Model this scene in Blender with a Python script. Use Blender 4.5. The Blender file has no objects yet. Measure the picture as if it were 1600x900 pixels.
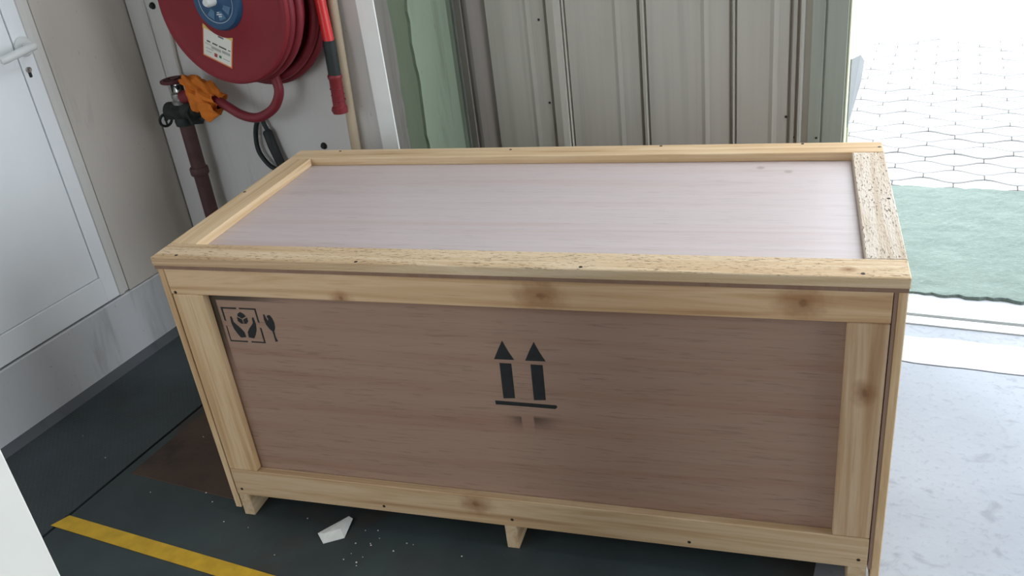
import bpy, bmesh, math, random
from mathutils import Vector, Matrix, noise as mnoise

random.seed(7)
scene = bpy.context.scene
COL = scene.collection
R = math.radians

# ------------------------------------------------------------------ camera, sky, sun, exposure
F_PX = 1376.57
cam_d = bpy.data.cameras.new('camera')
cam_d.sensor_fit = 'HORIZONTAL'
cam_d.sensor_width = 36.0
cam_d.lens = 36.0 * F_PX / 1600.0
cam_d.clip_start = 0.02
cam = bpy.data.objects.new('camera', cam_d)
COL.objects.link(cam)
TH = R(8.0)                                    # the crate stands turned 8 degrees from the building
# rows: image right, image down, view direction, in the crate's axes
RC = Matrix(((0.95386481, 0.27836343, -0.11249767),
             (0.033469, -0.47094741, -0.88152616),
             (-0.29836513, 0.8370916, -0.4585367)))
BZ = Matrix.Rotation(TH, 3, 'Z')
rt, dn, fw = (BZ @ RC[0]), (BZ @ RC[1]), (BZ @ RC[2])
cm = Matrix((rt, -dn, -fw)).transposed().to_4x4()
cm.translation = Vector((1.58700906, -1.28026743, 1.54276895))
cam.matrix_world = cm
scene.camera = cam

world = bpy.data.worlds.new('sky')
scene.world = world
world.use_nodes = True
wb = world.node_tree.nodes['Background']
wb.inputs['Color'].default_value = (0.86, 0.93, 1.0, 1)
wb.inputs['Strength'].default_value = 5.0

# hazy bright overcast: no direct sun reaches the yard


def portal(name, loc, direction, sx, sy):
    l = bpy.data.lights.new(name, 'AREA')
    l.shape = 'RECTANGLE'
    l.size, l.size_y = sx, sy
    l.cycles.is_portal = True
    o = bpy.data.objects.new(name, l)
    COL.objects.link(o)
    o.location = loc
    o.rotation_euler = Vector(direction).to_track_quat('-Z', 'Z').to_euler()
    return o


DOOR_X1, DOOR_Z = 5.6, 3.2                    # the big doorway out to the yard
ADDED_GATE = (-0.85, 0.3, 3.1)                       # unseen gate added behind the photographer for daylight: x0, x1, height
portal('doorway_portal', ((1.35 + DOOR_X1) / 2, 1.62, DOOR_Z / 2), (0, -1, 0), DOOR_X1 - 1.3, DOOR_Z)
portal('added_gate_portal', ((ADDED_GATE[0] + ADDED_GATE[1]) / 2, -4.65, ADDED_GATE[2] / 2), (0, 1, 0), ADDED_GATE[1] - ADDED_GATE[0], ADDED_GATE[2])

ADDED_WINDOW = (-2.7, -1.1, 1.15, 2.7)                  # unseen window added in the left wall to light the crate front: y0, y1, z0, z1
portal('added_window_portal', (-1.2, (ADDED_WINDOW[0] + ADDED_WINDOW[1]) / 2, (ADDED_WINDOW[2] + ADDED_WINDOW[3]) / 2), (1, 0, 0), ADDED_WINDOW[1] - ADDED_WINDOW[0], ADDED_WINDOW[3] - ADDED_WINDOW[2])
ADDED_EAST_GATE = (-1.6, 0.9, 3.2)                         # unseen gate added in the far right wall to brighten right-facing sides: y0, y1, height
portal('added_east_portal', (6.42, (ADDED_EAST_GATE[0] + ADDED_EAST_GATE[1]) / 2, ADDED_EAST_GATE[2] / 2), (-1, 0, 0), ADDED_EAST_GATE[1] - ADDED_EAST_GATE[0], ADDED_EAST_GATE[2])
ADDED_ROOFLIGHT = (1.3, 3.7, .05, 1.2)                     # unseen rooflight added in the ceiling to brighten the lid: x0, x1, y0, y1
ZC = 3.7
portal('added_rooflight_portal', ((ADDED_ROOFLIGHT[0] + ADDED_ROOFLIGHT[1]) / 2, (ADDED_ROOFLIGHT[2] + ADDED_ROOFLIGHT[3]) / 2, ZC + .16), (0, 0, -1), ADDED_ROOFLIGHT[1] - ADDED_ROOFLIGHT[0], ADDED_ROOFLIGHT[3] - ADDED_ROOFLIGHT[2])

vs = scene.view_settings
vs.view_transform = 'Standard'
vs.look = 'None'
vs.gamma = 1.0
vs.exposure = 0.14
vs.use_curve_mapping = False

# ------------------------------------------------------------------ helpers
ORG = {}


def tag(o, label=None, cat=None, group=None, kind=None):
    if label: o['label'] = label
    if cat: o['category'] = cat
    if group: o['group'] = group
    if kind: o['kind'] = kind
    return o


def thing(name, label, cat, loc=(0, 0, 0), rz=0.0, group=None, kind=None):
    o = bpy.data.objects.new(name, None)
    COL.objects.link(o)
    o.location = loc
    o.rotation_euler = (0, 0, rz)
    o.empty_display_size = 0.1
    ORG[o.name] = Vector(loc) if rz == 0 else Vector((0, 0, 0))
    return tag(o, label, cat, group, kind)


def org_of(parent):
    return ORG.get(parent.name, Vector((0, 0, 0))) if parent else Vector((0, 0, 0))


def link(name, me, mat, parent=None, smooth=False):
    o = bpy.data.objects.new(name, me)
    COL.objects.link(o)
    if mat: me.materials.append(mat)
    if parent:
        o.parent = parent
        ORG[o.name] = org_of(parent)
    if smooth:
        me.polygons.foreach_set('use_smooth', [True] * len(me.polygons))
        try:
            me.set_sharp_from_angle(angle=R(38))
        except Exception:
            pass
    return o


def mesh(name, verts, faces, mat, parent=None, smooth=False):
    g = org_of(parent)
    me = bpy.data.meshes.new(name)
    me.from_pydata([tuple(Vector(v) - g) for v in verts], [], faces)
    me.update()
    return link(name, me, mat, parent, smooth)


def from_bm(name, bm, mat, parent=None, smooth=False):
    g = org_of(parent)
    bmesh.ops.translate(bm, vec=-g, verts=bm.verts)
    bmesh.ops.recalc_face_normals(bm, faces=bm.faces)
    me = bpy.data.meshes.new(name)
    bm.to_mesh(me)
    bm.free()
    return link(name, me, mat, parent, smooth)


def add_box(bm, x0, x1, y0, y1, z0, z1, bev=0.0, seg=1):
    b2 = bmesh.new()
    bmesh.ops.create_cube(b2, size=1.0)
    for v in b2.verts:
        v.co = Vector((x0 + (v.co.x + .5) * (x1 - x0), y0 + (v.co.y + .5) * (y1 - y0), z0 + (v.co.z + .5) * (z1 - z0)))
    if bev:
        bmesh.ops.bevel(b2, geom=b2.edges[:], offset=bev, segments=seg, affect='EDGES', profile=0.5)
    tmp = bpy.data.meshes.new('t')
    b2.to_mesh(tmp)
    b2.free()
    bm.from_mesh(tmp)
    bpy.data.meshes.remove(tmp)


def box(name, x0, x1, y0, y1, z0, z1, mat, parent=None, bev=0.0, seg=1):
    bm = bmesh.new()
    add_box(bm, x0, x1, y0, y1, z0, z1, bev, seg)
    return from_bm(name, bm, mat, parent)


def boxes(name, lst, mat, parent=None, bev=0.0):
    bm = bmesh.new()
    for b in lst: add_box(bm, *b, bev=bev)
    return from_bm(name, bm, mat, parent)


def catmull(pts, sub=6):
    P = [Vector(p) for p in pts]
    P = [2 * P[0] - P[1]] + P + [2 * P[-1] - P[-2]]
    out = []
    for i in range(1, len(P) - 2):
        a, b, c, d = P[i - 1], P[i], P[i + 1], P[i + 2]
        for k in range(sub):
            t = k / sub
            out.append(.5 * ((2 * b) + (c - a) * t + (2 * a - 5 * b + 4 * c - d) * t * t + (3 * b - a - 3 * c + d) * t ** 3))
    out.append(P[-2])
    return out


def add_tube(bm, pts, r, n=12, closed=False):
    P = [Vector(p) for p in pts]
    rs = r if isinstance(r, (list, tuple)) else [r] * len(P)
    rings, up = [], None
    m = len(P)
    for i, p in enumerate(P):
        if closed: t = P[(i + 1) % m] - P[i - 1]
        else: t = P[min(i + 1, m - 1)] - P[max(i - 1, 0)]
        t.normalize()
        if up is None:
            up = Vector((0, 0, 1)) if abs(t.z) < .9 else Vector((0, 1, 0))
        s = t.cross(up).normalized()
        up = s.cross(t).normalized()
        rings.append([bm.verts.new(p + rs[i] * (math.cos(a) * s + math.sin(a) * up)) for a in [2 * math.pi * k / n for k in range(n)]])
    for i in range(m if closed else m - 1):
        A, B_ = rings[i], rings[(i + 1) % m]
        for k in range(n):
            bm.faces.new((A[k], A[(k + 1) % n], B_[(k + 1) % n], B_[k]))
    if not closed:
        bm.faces.new(rings[0][::-1])
        bm.faces.new(rings[-1])


def tube(name, pts, r, mat, parent=None, n=12, closed=False):
    bm = bmesh.new()
    add_tube(bm, pts, r, n, closed)
    return from_bm(name, bm, mat, parent, smooth=True)


def add_lathe(bm, prof, c, axis, n=32):
    """prof: (radius, height along axis) pairs, ends closed when radius 0"""
    c, ax = Vector(c), Vector(axis).normalized()
    u = ax.orthogonal().normalized()
    w = ax.cross(u)
    rings = []
    for r, h in prof:
        if r < 1e-6: rings.append([bm.verts.new(c + ax * h)])
        else: rings.append([bm.verts.new(c + ax * h + r * (math.cos(2 * math.pi * k / n) * u + math.sin(2 * math.pi * k / n) * w)) for k in range(n)])
    for A, B_ in zip(rings, rings[1:]):
        for k in range(n):
            k2 = (k + 1) % n
            if len(A) == 1 and len(B_) == 1: continue
            if len(A) == 1: bm.faces.new((A[0], B_[k], B_[k2]))
            elif len(B_) == 1: bm.faces.new((A[k], A[k2], B_[0]))
            else: bm.faces.new((A[k], A[k2], B_[k2], B_[k]))


def lathe(name, prof, c, axis, mat, parent=None, n=32):
    bm = bmesh.new()
    add_lathe(bm, prof, c, axis, n)
    return from_bm(name, bm, mat, parent, smooth=True)


def prism(name, pts, d, mat, parent=None):
    """flat outline pts (3D, planar) pushed by vector d"""
    n = len(pts)
    d = Vector(d)
    V = [Vector(p) for p in pts] + [Vector(p) + d for p in pts]
    F = [tuple(range(n)), tuple(range(2 * n - 1, n - 1, -1))] + [(i, i + n, (i + 1) % n + n, (i + 1) % n) for i in range(n)]
    bm = bmesh.new()
    vv = [bm.verts.new(v) for v in V]
    for f in F: bm.faces.new([vv[i] for i in f])
    return from_bm(name, bm, mat, parent)


# ------------------------------------------------------------------ materials
def srgb(r, g, b):
    f = lambda c: (c / 255 / 12.92) if c / 255 <= .04045 else ((c / 255 + .055) / 1.055) ** 2.4
    return (f(r), f(g), f(b), 1)


class NT:
    def __init__(s, name):
        s.m = bpy.data.materials.new(name)
        s.m.use_nodes = True
        s.t = s.m.node_tree
        s.b = s.t.nodes['Principled BSDF']
        s.co = None

    def n(s, typ, **kw):
        nd = s.t.nodes.new(typ)
        for k, v in kw.items(): setattr(nd, k, v)
        return nd

    def l(s, a, b): s.t.links.new(a, b)

    def coord(s):
        if s.co is None: s.co = s.n('ShaderNodeTexCoord').outputs['Object']
        return s.co

    def mapped(s, scale=(1, 1, 1), loc=(0, 0, 0), rot=(0, 0, 0)):
        mp = s.n('ShaderNodeMapping')
        mp.inputs['Scale'].default_value = scale
        mp.inputs['Location'].default_value = loc
        mp.inputs['Rotation'].default_value = rot
        s.l(s.coord(), mp.inputs['Vector'])
        return mp.outputs['Vector']

    def noise(s, vec, scale, detail=4, rough=.55, dist=0):
        nd = s.n('ShaderNodeTexNoise')
        nd.inputs['Scale'].default_value = scale
        nd.inputs['Detail'].default_value = detail
        nd.inputs['Roughness'].default_value = rough
        nd.inputs['Distortion'].default_value = dist
        s.l(vec, nd.inputs['Vector'])
        return nd.outputs['Fac']

    def ramp(s, fac, stops):
        nd = s.n('ShaderNodeValToRGB')
        el = nd.color_ramp.elements
        while len(el) < len(stops): el.new(.5)
        for e, (p, c) in zip(el, stops):
            e.position = p
            e.color = c if len(c) == 4 else (*c, 1)
        s.l(fac, nd.inputs['Fac'])
        return nd.outputs['Color']

    def mix(s, fac, a, b, mode='MIX'):
        nd = s.n('ShaderNodeMix', data_type='RGBA', blend_type=mode)
        for sock, v in ((nd.inputs[0], fac), (nd.inputs[6], a), (nd.inputs[7], b)):
            if hasattr(v, 'is_linked') or hasattr(v, 'links'): s.l(v, sock)
            elif isinstance(v, (int, float)): sock.default_value = v
            else: sock.default_value = v if len(v) == 4 else (*v, 1)
        return nd.outputs[2]

    def math(s, op, a, b=0.0, c=0.0, clamp=False):
        nd = s.n('ShaderNodeMath', operation=op, use_clamp=clamp)
        for i, v in enumerate((a, b, c)):
            if isinstance(v, (int, float)): nd.inputs[i].default_value = v
            else: s.l(v, nd.inputs[i])
        return nd.outputs[0]

    def step(s, v, lo, hi):
        nd = s.n('ShaderNodeMapRange', interpolation_type='SMOOTHSTEP')
        s.l(v, nd.inputs['Value'])
        nd.inputs['From Min'].default_value = lo
        nd.inputs['From Max'].default_value = hi
        if lo > hi:
            nd.inputs['From Min'].default_value, nd.inputs['From Max'].default_value = hi, lo
            nd.inputs['To Min'].default_value, nd.inputs['To Max'].default_value = 1, 0
        return nd.outputs['Result']

    def xyz(s):
        nd = s.n('ShaderNodeSeparateXYZ')
        s.l(s.coord(), nd.inputs[0])
        return nd.outputs

    def color(s, c):
        if hasattr(c, 'links'): s.l(c, s.b.inputs['Base Color'])
        else: s.b.inputs['Base Color'].default_value = c if len(c) == 4 else (*c, 1)

    def bump(s, h, strength=.3, dist=.01):
        nd = s.n('ShaderNodeBump')
        nd.inputs['Strength'].default_value = strength
        nd.inputs['Distance'].default_value = dist
        s.l(h, nd.inputs['Height'])
        s.l(nd.outputs[0], s.b.inputs['Normal'])

    def done(s, rough=.6, metal=0.0, spec=.4):
        s.b.inputs['Roughness'].default_value = rough
        s.b.inputs['Metallic'].default_value = metal
        s.b.inputs['Specular IOR Level'].default_value = spec
        return s.m


def simple(name, c, rough=.6, metal=0.0, spec=.4, var=.12, scale=8, bump=0.0, bscale=60, stretch=(1, 1, 1)):
    t = NT(name)
    f = t.noise(t.mapped(stretch), scale, 5)
    lo = tuple(max(0, x * (1 - var)) for x in c[:3])
    hi = tuple(min(1, x * (1 + var)) for x in c[:3])
    t.color(t.ramp(f, [(.3, lo), (.7, hi)]))
    if bump: t.bump(t.noise(t.mapped(stretch), bscale, 4), bump, .004)
    return t.done(rough, metal, spec)


def pine(name, axis, tint=(1, 1, 1), seed=0.0, knots=(), rough_sawn=0.0, light=0.0):
    """sawn pine; axis = index of the grain direction in crate axes; knots = (x, y, z, radius)"""
    t = NT(name)
    sc = [26.0, 26.0, 26.0]
    sc[axis] = 1.1
    v = t.mapped(tuple(sc), (seed, seed * 1.7, seed * .6))
    grain = t.noise(v, 1.0, 6, .6, .6)
    sc2 = [150.0, 150.0, 150.0]
    sc2[axis] = 5.0
    fine = t.noise(t.mapped(tuple(sc2), (seed, 0, seed)), 1.0, 3)
    blot = t.noise(t.mapped((5, 5, 5), (seed * 2, 3, seed)), 1.0, 2)
    a = tuple(x * y for x, y in zip(srgb(224, 202, 170)[:3], tint))
    b = tuple(x * y for x, y in zip(srgb(202, 172, 134)[:3], tint))
    c = tuple(x * y for x, y in zip(srgb(166, 130, 96)[:3], tint))
    col = t.ramp(grain, [(.30, c), (.42, b), (.55, a), (.66, b), (.78, a)])
    col = t.mix(t.math('MULTIPLY', blot, .45), col, b)
    col = t.mix(t.step(fine, .60, .80), col, t.mix(.6, col, c))
    if knots:
        pos = t.xyz()
        dn_ = t.math('MULTIPLY', t.math('SUBTRACT', t.noise(t.mapped((40, 40, 40)), 1.0, 3), .5), .9)
        for kx, ky, kz, kr in knots:
            q = []
            for i, k in enumerate((kx, ky, kz)):
                d = t.math('SUBTRACT', pos[i], k)
                if i == axis: d = t.math('MULTIPLY', d, .75)
                q.append(t.math('MULTIPLY', d, d))
            dd = t.math('SQRT', t.math('ADD', t.math('ADD', q[0], q[1]), q[2]))
            dd = t.math('ADD', t.math('DIVIDE', dd, kr), dn_)
            col = t.mix(t.math('MULTIPLY', t.step(dd, 1.4, .2), .6), col, tuple(x * y for x, y in zip(srgb(140, 92, 52)[:3], tint)))
            col = t.mix(t.math('MULTIPLY', t.step(dd, .30, .05), .5), col, srgb(104, 70, 46))
    if rough_sawn:
        sc3 = [300.0, 300.0, 300.0]
        sc3[axis] = 55.0
        flk = t.noise(t.mapped(tuple(sc3)), 1.0, 2, .7)
        zone = t.noise(t.mapped((9, 9, 9), (seed, 1, 2)), 1.0, 2)
        m_ = t.math('MULTIPLY', t.step(flk, .56, .66), t.step(zone, .30, .50))
        sp_ = t.n('ShaderNodeSeparateXYZ')
        t.l(t.n('ShaderNodeNewGeometry').outputs['True Normal'], sp_.inputs[0])
        m_ = t.math('MULTIPLY', m_, t.step(sp_.outputs[2], .4, .8))     # only the sawn upper face is rough, the edge is planed
        col = t.mix(t.math('MULTIPLY', m_, .75 * rough_sawn), col, srgb(92, 72, 48))
        t.bump(flk, .55 * rough_sawn, .004)
    else:
        t.bump(t.math('ADD', fine, grain), .18, .003)
    t.color(col)
    return t.done(.72, 0, .25)


def ply(name, axis, base, seed=0.0, front=False, soft=1.0):
    t = NT(name)
    sc = [30.0] * 3
    sc[axis] = .9
    g = t.noise(t.mapped(tuple(sc), (seed, seed, seed)), 1.0, 6, .6, .4)
    sc2 = [220.0] * 3
    sc2[axis] = 14.0
    fine = t.noise(t.mapped(tuple(sc2)), 1.0, 3)
    big = [6.0] * 3
    big[axis] = .8
    bl = t.noise(t.mapped(tuple(big), (seed, 5, seed)), 1.0, 3)
    b = base[:3]
    red = tuple(x * (1 - soft * k) for x, k in zip(b, (.10, .24, .28)))
    hi = tuple(min(1, x * (1 + .10 * soft)) for x in b)
    col = t.ramp(g, [(.32, red), (.5, b), (.7, hi)])
    col = t.mix(t.math('MULTIPLY', t.step(bl, .52, .72), .65 * soft), col, red)
    col = t.mix(t.math('MULTIPLY', t.step(fine, .54, .72), .5 if front else .3), col, tuple(x * .55 for x in b))
    if front:
        x, y, z = t.xyz()
        wob = t.math('MULTIPLY', t.math('SUBTRACT', t.noise(t.mapped((45, 45, 45)), 1.0, 3), .5), .016)
        xw, zw = t.math('ADD', x, wob), t.math('ADD', z, wob)
        ink = srgb(52, 50, 40)
        # overspray left round the edge of the stencil card in the upper left corner
        left = t.math('MULTIPLY', t.step(x, .1195, .1165), t.step(zw, .40, .60))
        top = t.math('MULTIPLY', t.step(z, .6500, .6535), t.step(xw, .34, .16))
        spray = t.math('MAXIMUM', left, top)
        col = t.mix(t.math('MULTIPLY', spray, .85), col, ink)
        # two soft paint smudges under the arrows, cut off sharp by the card
        a1 = t.math('MULTIPLY', t.math('MULTIPLY', t.step(x, .837, .834), t.step(xw, .785, .84)),
                    t.math('MULTIPLY', t.step(z, .387, .381), t.step(zw, .338, .392)))
        a2 = t.math('MULTIPLY', t.math('MULTIPLY', t.step(x, .862, .866), t.step(xw, .945, .86)),
                    t.math('MULTIPLY', t.step(z, .392, .381), t.step(zw, .335, .392)))
        col = t.mix(t.math('MULTIPLY', t.math('MAXIMUM', a1, a2), .8), col, srgb(48, 42, 36))
    else:
        x, y, z = t.xyz()
        for sx, sy in ((1.321, .606), (1.386, .579)):
            q = t.math('ADD', t.math('POWER', t.math('MULTIPLY', t.math('SUBTRACT', x, sx), 1.0), 2.0),
                       t.math('POWER', t.math('MULTIPLY', t.math('SUBTRACT', y, sy), 1.0), 2.0))
            col = t.mix(t.math('MULTIPLY', t.step(t.math('SQRT', q), .014, .004), .45), col, srgb(120, 100, 92))
    t.bump(t.math('ADD', fine, g), .12, .002)
    t.color(col)
    return t.done(.62 if front else .42, 0, .3 if front else .55)


M = {}
M['white_door'] = simple('white_upvc', srgb(238, 241, 242), .38, var=.03, scale=3)
M['white_frame'] = simple('white_frame', srgb(214, 212, 206), .45, var=.04, scale=3)
M['gasket'] = simple('black_gasket', srgb(45, 45, 44), .8)
M['steel'] = simple('steel', srgb(170, 168, 160), .3, 1.0)
M['dark_steel'] = simple('dark_steel', srgb(52, 54, 54), .55, .6, var=.25, scale=30)
M['cast_iron'] = simple('cast_iron', srgb(50, 54, 52), .6, .3, var=.35, scale=35, bump=.3)
M['chrome'] = simple('worn_chrome', srgb(178, 180, 176), .28, .9, var=.25, scale=40)
M['maroon'] = simple('maroon_paint', srgb(92, 48, 50), .55, var=.25, scale=18)
M['pipe_red'] = simple('old_red_pipe', srgb(84, 56, 56), .6, var=.2, scale=20, bump=.15)
M['reel_red'] = simple('reel_red_enamel', srgb(130, 38, 45), .55, spec=.25, var=.07, scale=3)
M['hose_red'] = simple('red_hose', srgb(124, 38, 48), .5, var=.12, scale=25, bump=.1)
M['hose_bright'] = simple('bright_red_tube', srgb(205, 48, 48), .22, var=.05, spec=.6)
M['nozzle_red'] = simple('dark_red_plastic', srgb(122, 36, 42), .5, var=.08)
M['black'] = simple('black_rubber', srgb(36, 42, 42), .6, var=.15, scale=30)
M['hub_blue'] = simple('blue_plastic', srgb(34, 76, 112), .5, var=.06, scale=5)
M['hub_blue_light'] = simple('pale_blue_plastic', srgb(78, 116, 146), .42, var=.1, scale=12)
M['white_plastic'] = simple('white_plastic', srgb(215, 217, 214), .4, var=.04)
M['pale_line'] = simple('pale_grey_line', srgb(165, 180, 188), .5, var=.05)
M['label_white'] = simple('label_paper', srgb(226, 224, 212), .5, var=.04)
M['label_orange'] = simple('label_orange', srgb(228, 138, 84), .5, var=.06)
M['label_yellow'] = simple('label_yellow', srgb(222, 190, 96), .5, var=.05)
M['label_grey'] = simple('label_grey_print', srgb(168, 168, 160), .6, var=.1, scale=120)
M['label_ink'] = simple('label_ink', srgb(60, 60, 62), .6, var=.2, scale=200)
M['label_red'] = simple('label_red', srgb(170, 60, 60), .6)
M['label_green'] = simple('label_green', srgb(70, 110, 80), .6)
M['ink'] = simple('stencil_ink', srgb(34, 36, 36), .75, var=.25, scale=60)
M['nail'] = simple('nail_head', srgb(52, 42, 34), .6, .4, var=.2, scale=90)
M['beige_pipe'] = simple('beige_pipe', srgb(190, 172, 146), .5, var=.12, scale=6, stretch=(1, 1, .25))
M['yellow'] = simple('yellow_floor_paint', srgb(206, 164, 40), .6, var=.16, scale=22)
M['white_cabinet'] = simple('white_post_paint', srgb(214, 212, 203), .45, var=.03)
M['ceiling'] = simple('ceiling_grey', srgb(112, 110, 106), .8, var=.05)
M['hall_wall'] = simple('hall_wall', srgb(112, 109, 104), .8, var=.06, scale=2)
M['paper'] = simple('white_paper', srgb(226, 226, 220), .7, var=.07, scale=40)
M['crumb'] = simple('pale_crumb', srgb(214, 206, 190), .8)
M['white_trim'] = simple('white_trim_paint', srgb(248, 251, 247), .5, var=.03, scale=12)
M['grey_flap'] = simple('grey_flap', srgb(150, 152, 152), .6)


def wall_mat(name, c, stain, amount, seed=0.0):
    t = NT(name)
    big = t.noise(t.mapped((2.2, 2.2, 1.0), (seed, seed, 0)), 1.0, 5, .6)
    st = t.noise(t.mapped((9, 9, 1.3), (seed, 2, 1)), 1.0, 6, .65, .5)
    col = t.ramp(big, [(.3, tuple(x * .88 for x in c[:3])), (.7, c)])
    col = t.mix(t.math('MULTIPLY', t.step(st, .52, .75), amount), col, stain)
    speck = t.noise(t.mapped((70, 70, 40)), 1.0, 2)
    col = t.mix(t.math('MULTIPLY', t.step(speck, .70, .76), amount * .7), col, stain)
    t.bump(t.noise(t.mapped((30, 30, 30)), 1.0, 5), .12, .004)
    t.color(col)
    return t.done(.62, 0, .3)


M['wall_left'] = wall_mat('left_wall_board', srgb(206, 198, 188), srgb(140, 134, 126), .5, 1.0)
M['wall_back'] = wall_mat('hose_wall_board', srgb(216, 214, 210), srgb(158, 154, 146), .5, 4.0)
M['plinth'] = wall_mat('plinth_paint', srgb(206, 207, 208), srgb(130, 128, 124), .5, 7.0)
M['grey_concrete'] = wall_mat('raw_concrete', srgb(132, 128, 122), srgb(84, 80, 74), .8, 9.0)
M['dark_green'] = wall_mat('dark_green_paint', srgb(108, 118, 98), srgb(72, 76, 64), .6, 11.0)
M['light_green'] = wall_mat('light_green_paint', srgb(150, 165, 144), srgb(104, 112, 90), .5, 13.0)
M['fillet'] = wall_mat('grey_mortar', srgb(92, 95, 98), srgb(62, 64, 66), .5, 3.0)


def cladding(name, c, seed):
    t = NT(name)
    g = t.noise(t.mapped((26, 26, .7), (seed, 0, seed)), 1.0, 5, .6)
    b = t.noise(t.mapped((4, 4, 1.5), (seed, 1, 0)), 1.0, 3)
    col = t.ramp(g, [(.3, tuple(x * .86 for x in c[:3])), (.5, c[:3]), (.75, tuple(min(1, x * 1.08) for x in c[:3]))])
    col = t.mix(t.math('MULTIPLY', t.step(b, .45, .7), .35), col, tuple(x * y for x, y in zip(c[:3], (.86, .82, .74))))
    t.color(col)
    return t.done(.5, 0, .4)


M['clad'] = cladding('grey_cladding', srgb(186, 182, 172), 1.0)
M['clad_dark'] = cladding('brown_grey_cladding', srgb(150, 142, 136), 5.0)
M['clad_frame'] = cladding('green_grey_frame', srgb(164, 170, 158), 8.0)
M['clad_edge'] = cladding('pale_yellow_edge', srgb(206, 210, 176), 2.0)  # paler yellow stands in for sunlight on the leaf's edge; latch reuses it


def floor_painted():
    t = NT('painted_floor')
    n1 = t.noise(t.mapped((3, 3, 3)), 1.0, 5, .6)
    n2 = t.noise(t.mapped((1.7, 1.7, 1), (3, 1, 0)), 1.0, 4, .55, .4)
    col = t.ramp(n1, [(.3, srgb(50, 58, 59)), (.7, srgb(68, 78, 78))])
    col = t.mix(t.math('MULTIPLY', t.step(n2, .52, .66), .8), col, srgb(68, 58, 50))
    sc = t.noise(t.mapped((40, 40, 40)), 1.0, 5, .7)
    col = t.mix(t.math('MULTIPLY', t.step(sc, .62, .75), .3), col, srgb(104, 106, 100))
    t.color(col)
    t.bump(sc, .1, .003)
    return t.done(.62, 0, .3)


def floor_tread():
    t = NT('tread_plate')
    n1 = t.noise(t.mapped((3, 3, 3)), 1.0, 5, .6)
    col = t.ramp(n1, [(.3, srgb(52, 59, 61)), (.7, srgb(70, 79, 81))])
    v = t.n('ShaderNodeTexVoronoi')
    v.inputs['Scale'].default_value = 1.0
    v.inputs['Randomness'].default_value = .25
    t.l(t.mapped((75, 75, 1), rot=(0, 0, R(45))), v.inputs['Vector'])
    h = t.step(v.outputs['Distance'], .42, .2)
    t.color(col)
    t.bump(h, .3, .002)
    return t.done(.6, 0, .3)


def floor_rust():
    t = NT('rusty_plate')
    n1 = t.noise(t.mapped((6, 6, 6)), 1.0, 6, .65)
    col = t.ramp(n1, [(.3, srgb(60, 52, 47)), (.5, srgb(80, 65, 56)), (.72, srgb(92, 74, 62))])
    t.color(col)
    t.bump(t.noise(t.mapped((90, 90, 90)), 1.0, 4), .15, .003)
    return t.done(.75, 0, .25)


def floor_concrete(name, a, b, stain):
    t = NT(name)
    n1 = t.noise(t.mapped((2.5, 2.5, 2.5)), 1.0, 6, .62)
    n2 = t.noise(t.mapped((9, 14, 9), (4, 2, 0), (0, 0, .5)), 1.0, 5, .6, .8)
    n3 = t.noise(t.mapped((55, 55, 55)), 1.0, 4, .6)
    col = t.ramp(n1, [(.3, a), (.7, b)])
    col = t.mix(t.math('MULTIPLY', t.step(n2, .56, .72), .6), col, stain)
    col = t.mix(t.math('MULTIPLY', t.step(n3, .52, .72), .4), col, stain)
    t.color(col)
    t.bump(n3, .12, .004)
    return t.done(.6, 0, .35)


M['floor'] = floor_painted()
M['tread'] = floor_tread()
M['rust'] = floor_rust()
M['concrete'] = floor_concrete('bare_concrete', srgb(140, 144, 150), srgb(153, 157, 163), srgb(116, 119, 124))
M['sill'] = floor_concrete('sill_concrete', srgb(172, 174, 178), srgb(184, 186, 190), srgb(150, 152, 156))
M['rough_sill'] = floor_concrete('rough_sill_concrete', srgb(134, 137, 143), srgb(154, 157, 162), srgb(108, 110, 116))
M['alu'] = simple('pale_track_metal', srgb(214, 216, 214), .45, .2, var=.05)
M['yard'] = floor_concrete('yard_ground', srgb(158, 157, 155), srgb(168, 167, 165), srgb(150, 149, 147))
M['paver_joint'] = simple('paver_joint_sand', srgb(84, 82, 78), .95, var=.2, scale=40)
M['paver'] = simple('pale_paver', srgb(162, 161, 159), .85, var=.05, scale=9, bump=.2, bscale=120)


def turf():
    t = NT('worn_green_carpet')
    n1 = t.noise(t.mapped((5, 16, 1)), 1.0, 6, .65)
    n2 = t.noise(t.mapped((60, 220, 60)), 1.0, 4, .7)
    col = t.ramp(n1, [(.3, srgb(106, 118, 111)), (.7, srgb(126, 138, 130))])
    col = t.mix(t.math('MULTIPLY', t.step(n2, .5, .7), .5), col, srgb(150, 160, 152))
    t.color(col)
    t.bump(n2, .6, .01)
    return t.done(.95, 0, .1)


M['turf'] = turf()

# ------------------------------------------------------------------ the setting
XL, YW = -0.936, 0.992
DY = 1.45                                       # inside face of the sliding door
XJ = 0.06                                       # jamb face at the doorway's left
YF, XR = -4.6, 6.2


def S(o): return tag(o, kind='structure')


# floors: dark painted hall floor with a groove beside the tread plate strip, bare concrete by the doorway
GX = -0.478
S(box('floor', GX + .006, 1.45, YF, .93, -.08, 0, M['floor']))
S(box('floor_tread_plate', -.93, GX - .003, YF, YW, -.08, 0.001, M['tread']))
S(box('floor_groove_bed', GX - .01, GX + .012, YF, YW, -.08, -.012, M['gasket']))
S(box('floor_rusty_plate', -.441, -.035, .05, .62, -.02, .0025, M['rust'], bev=.001))


def jag(x0, x1, y, n, amp, seed):
    return [(x0 + (x1 - x0) * i / n, y + amp * (mnoise.noise(Vector((i * .31 + seed, seed, 0))) + .5 * mnoise.noise(Vector((i * .9, seed, 2))))) for i in range(n + 1)]


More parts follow.
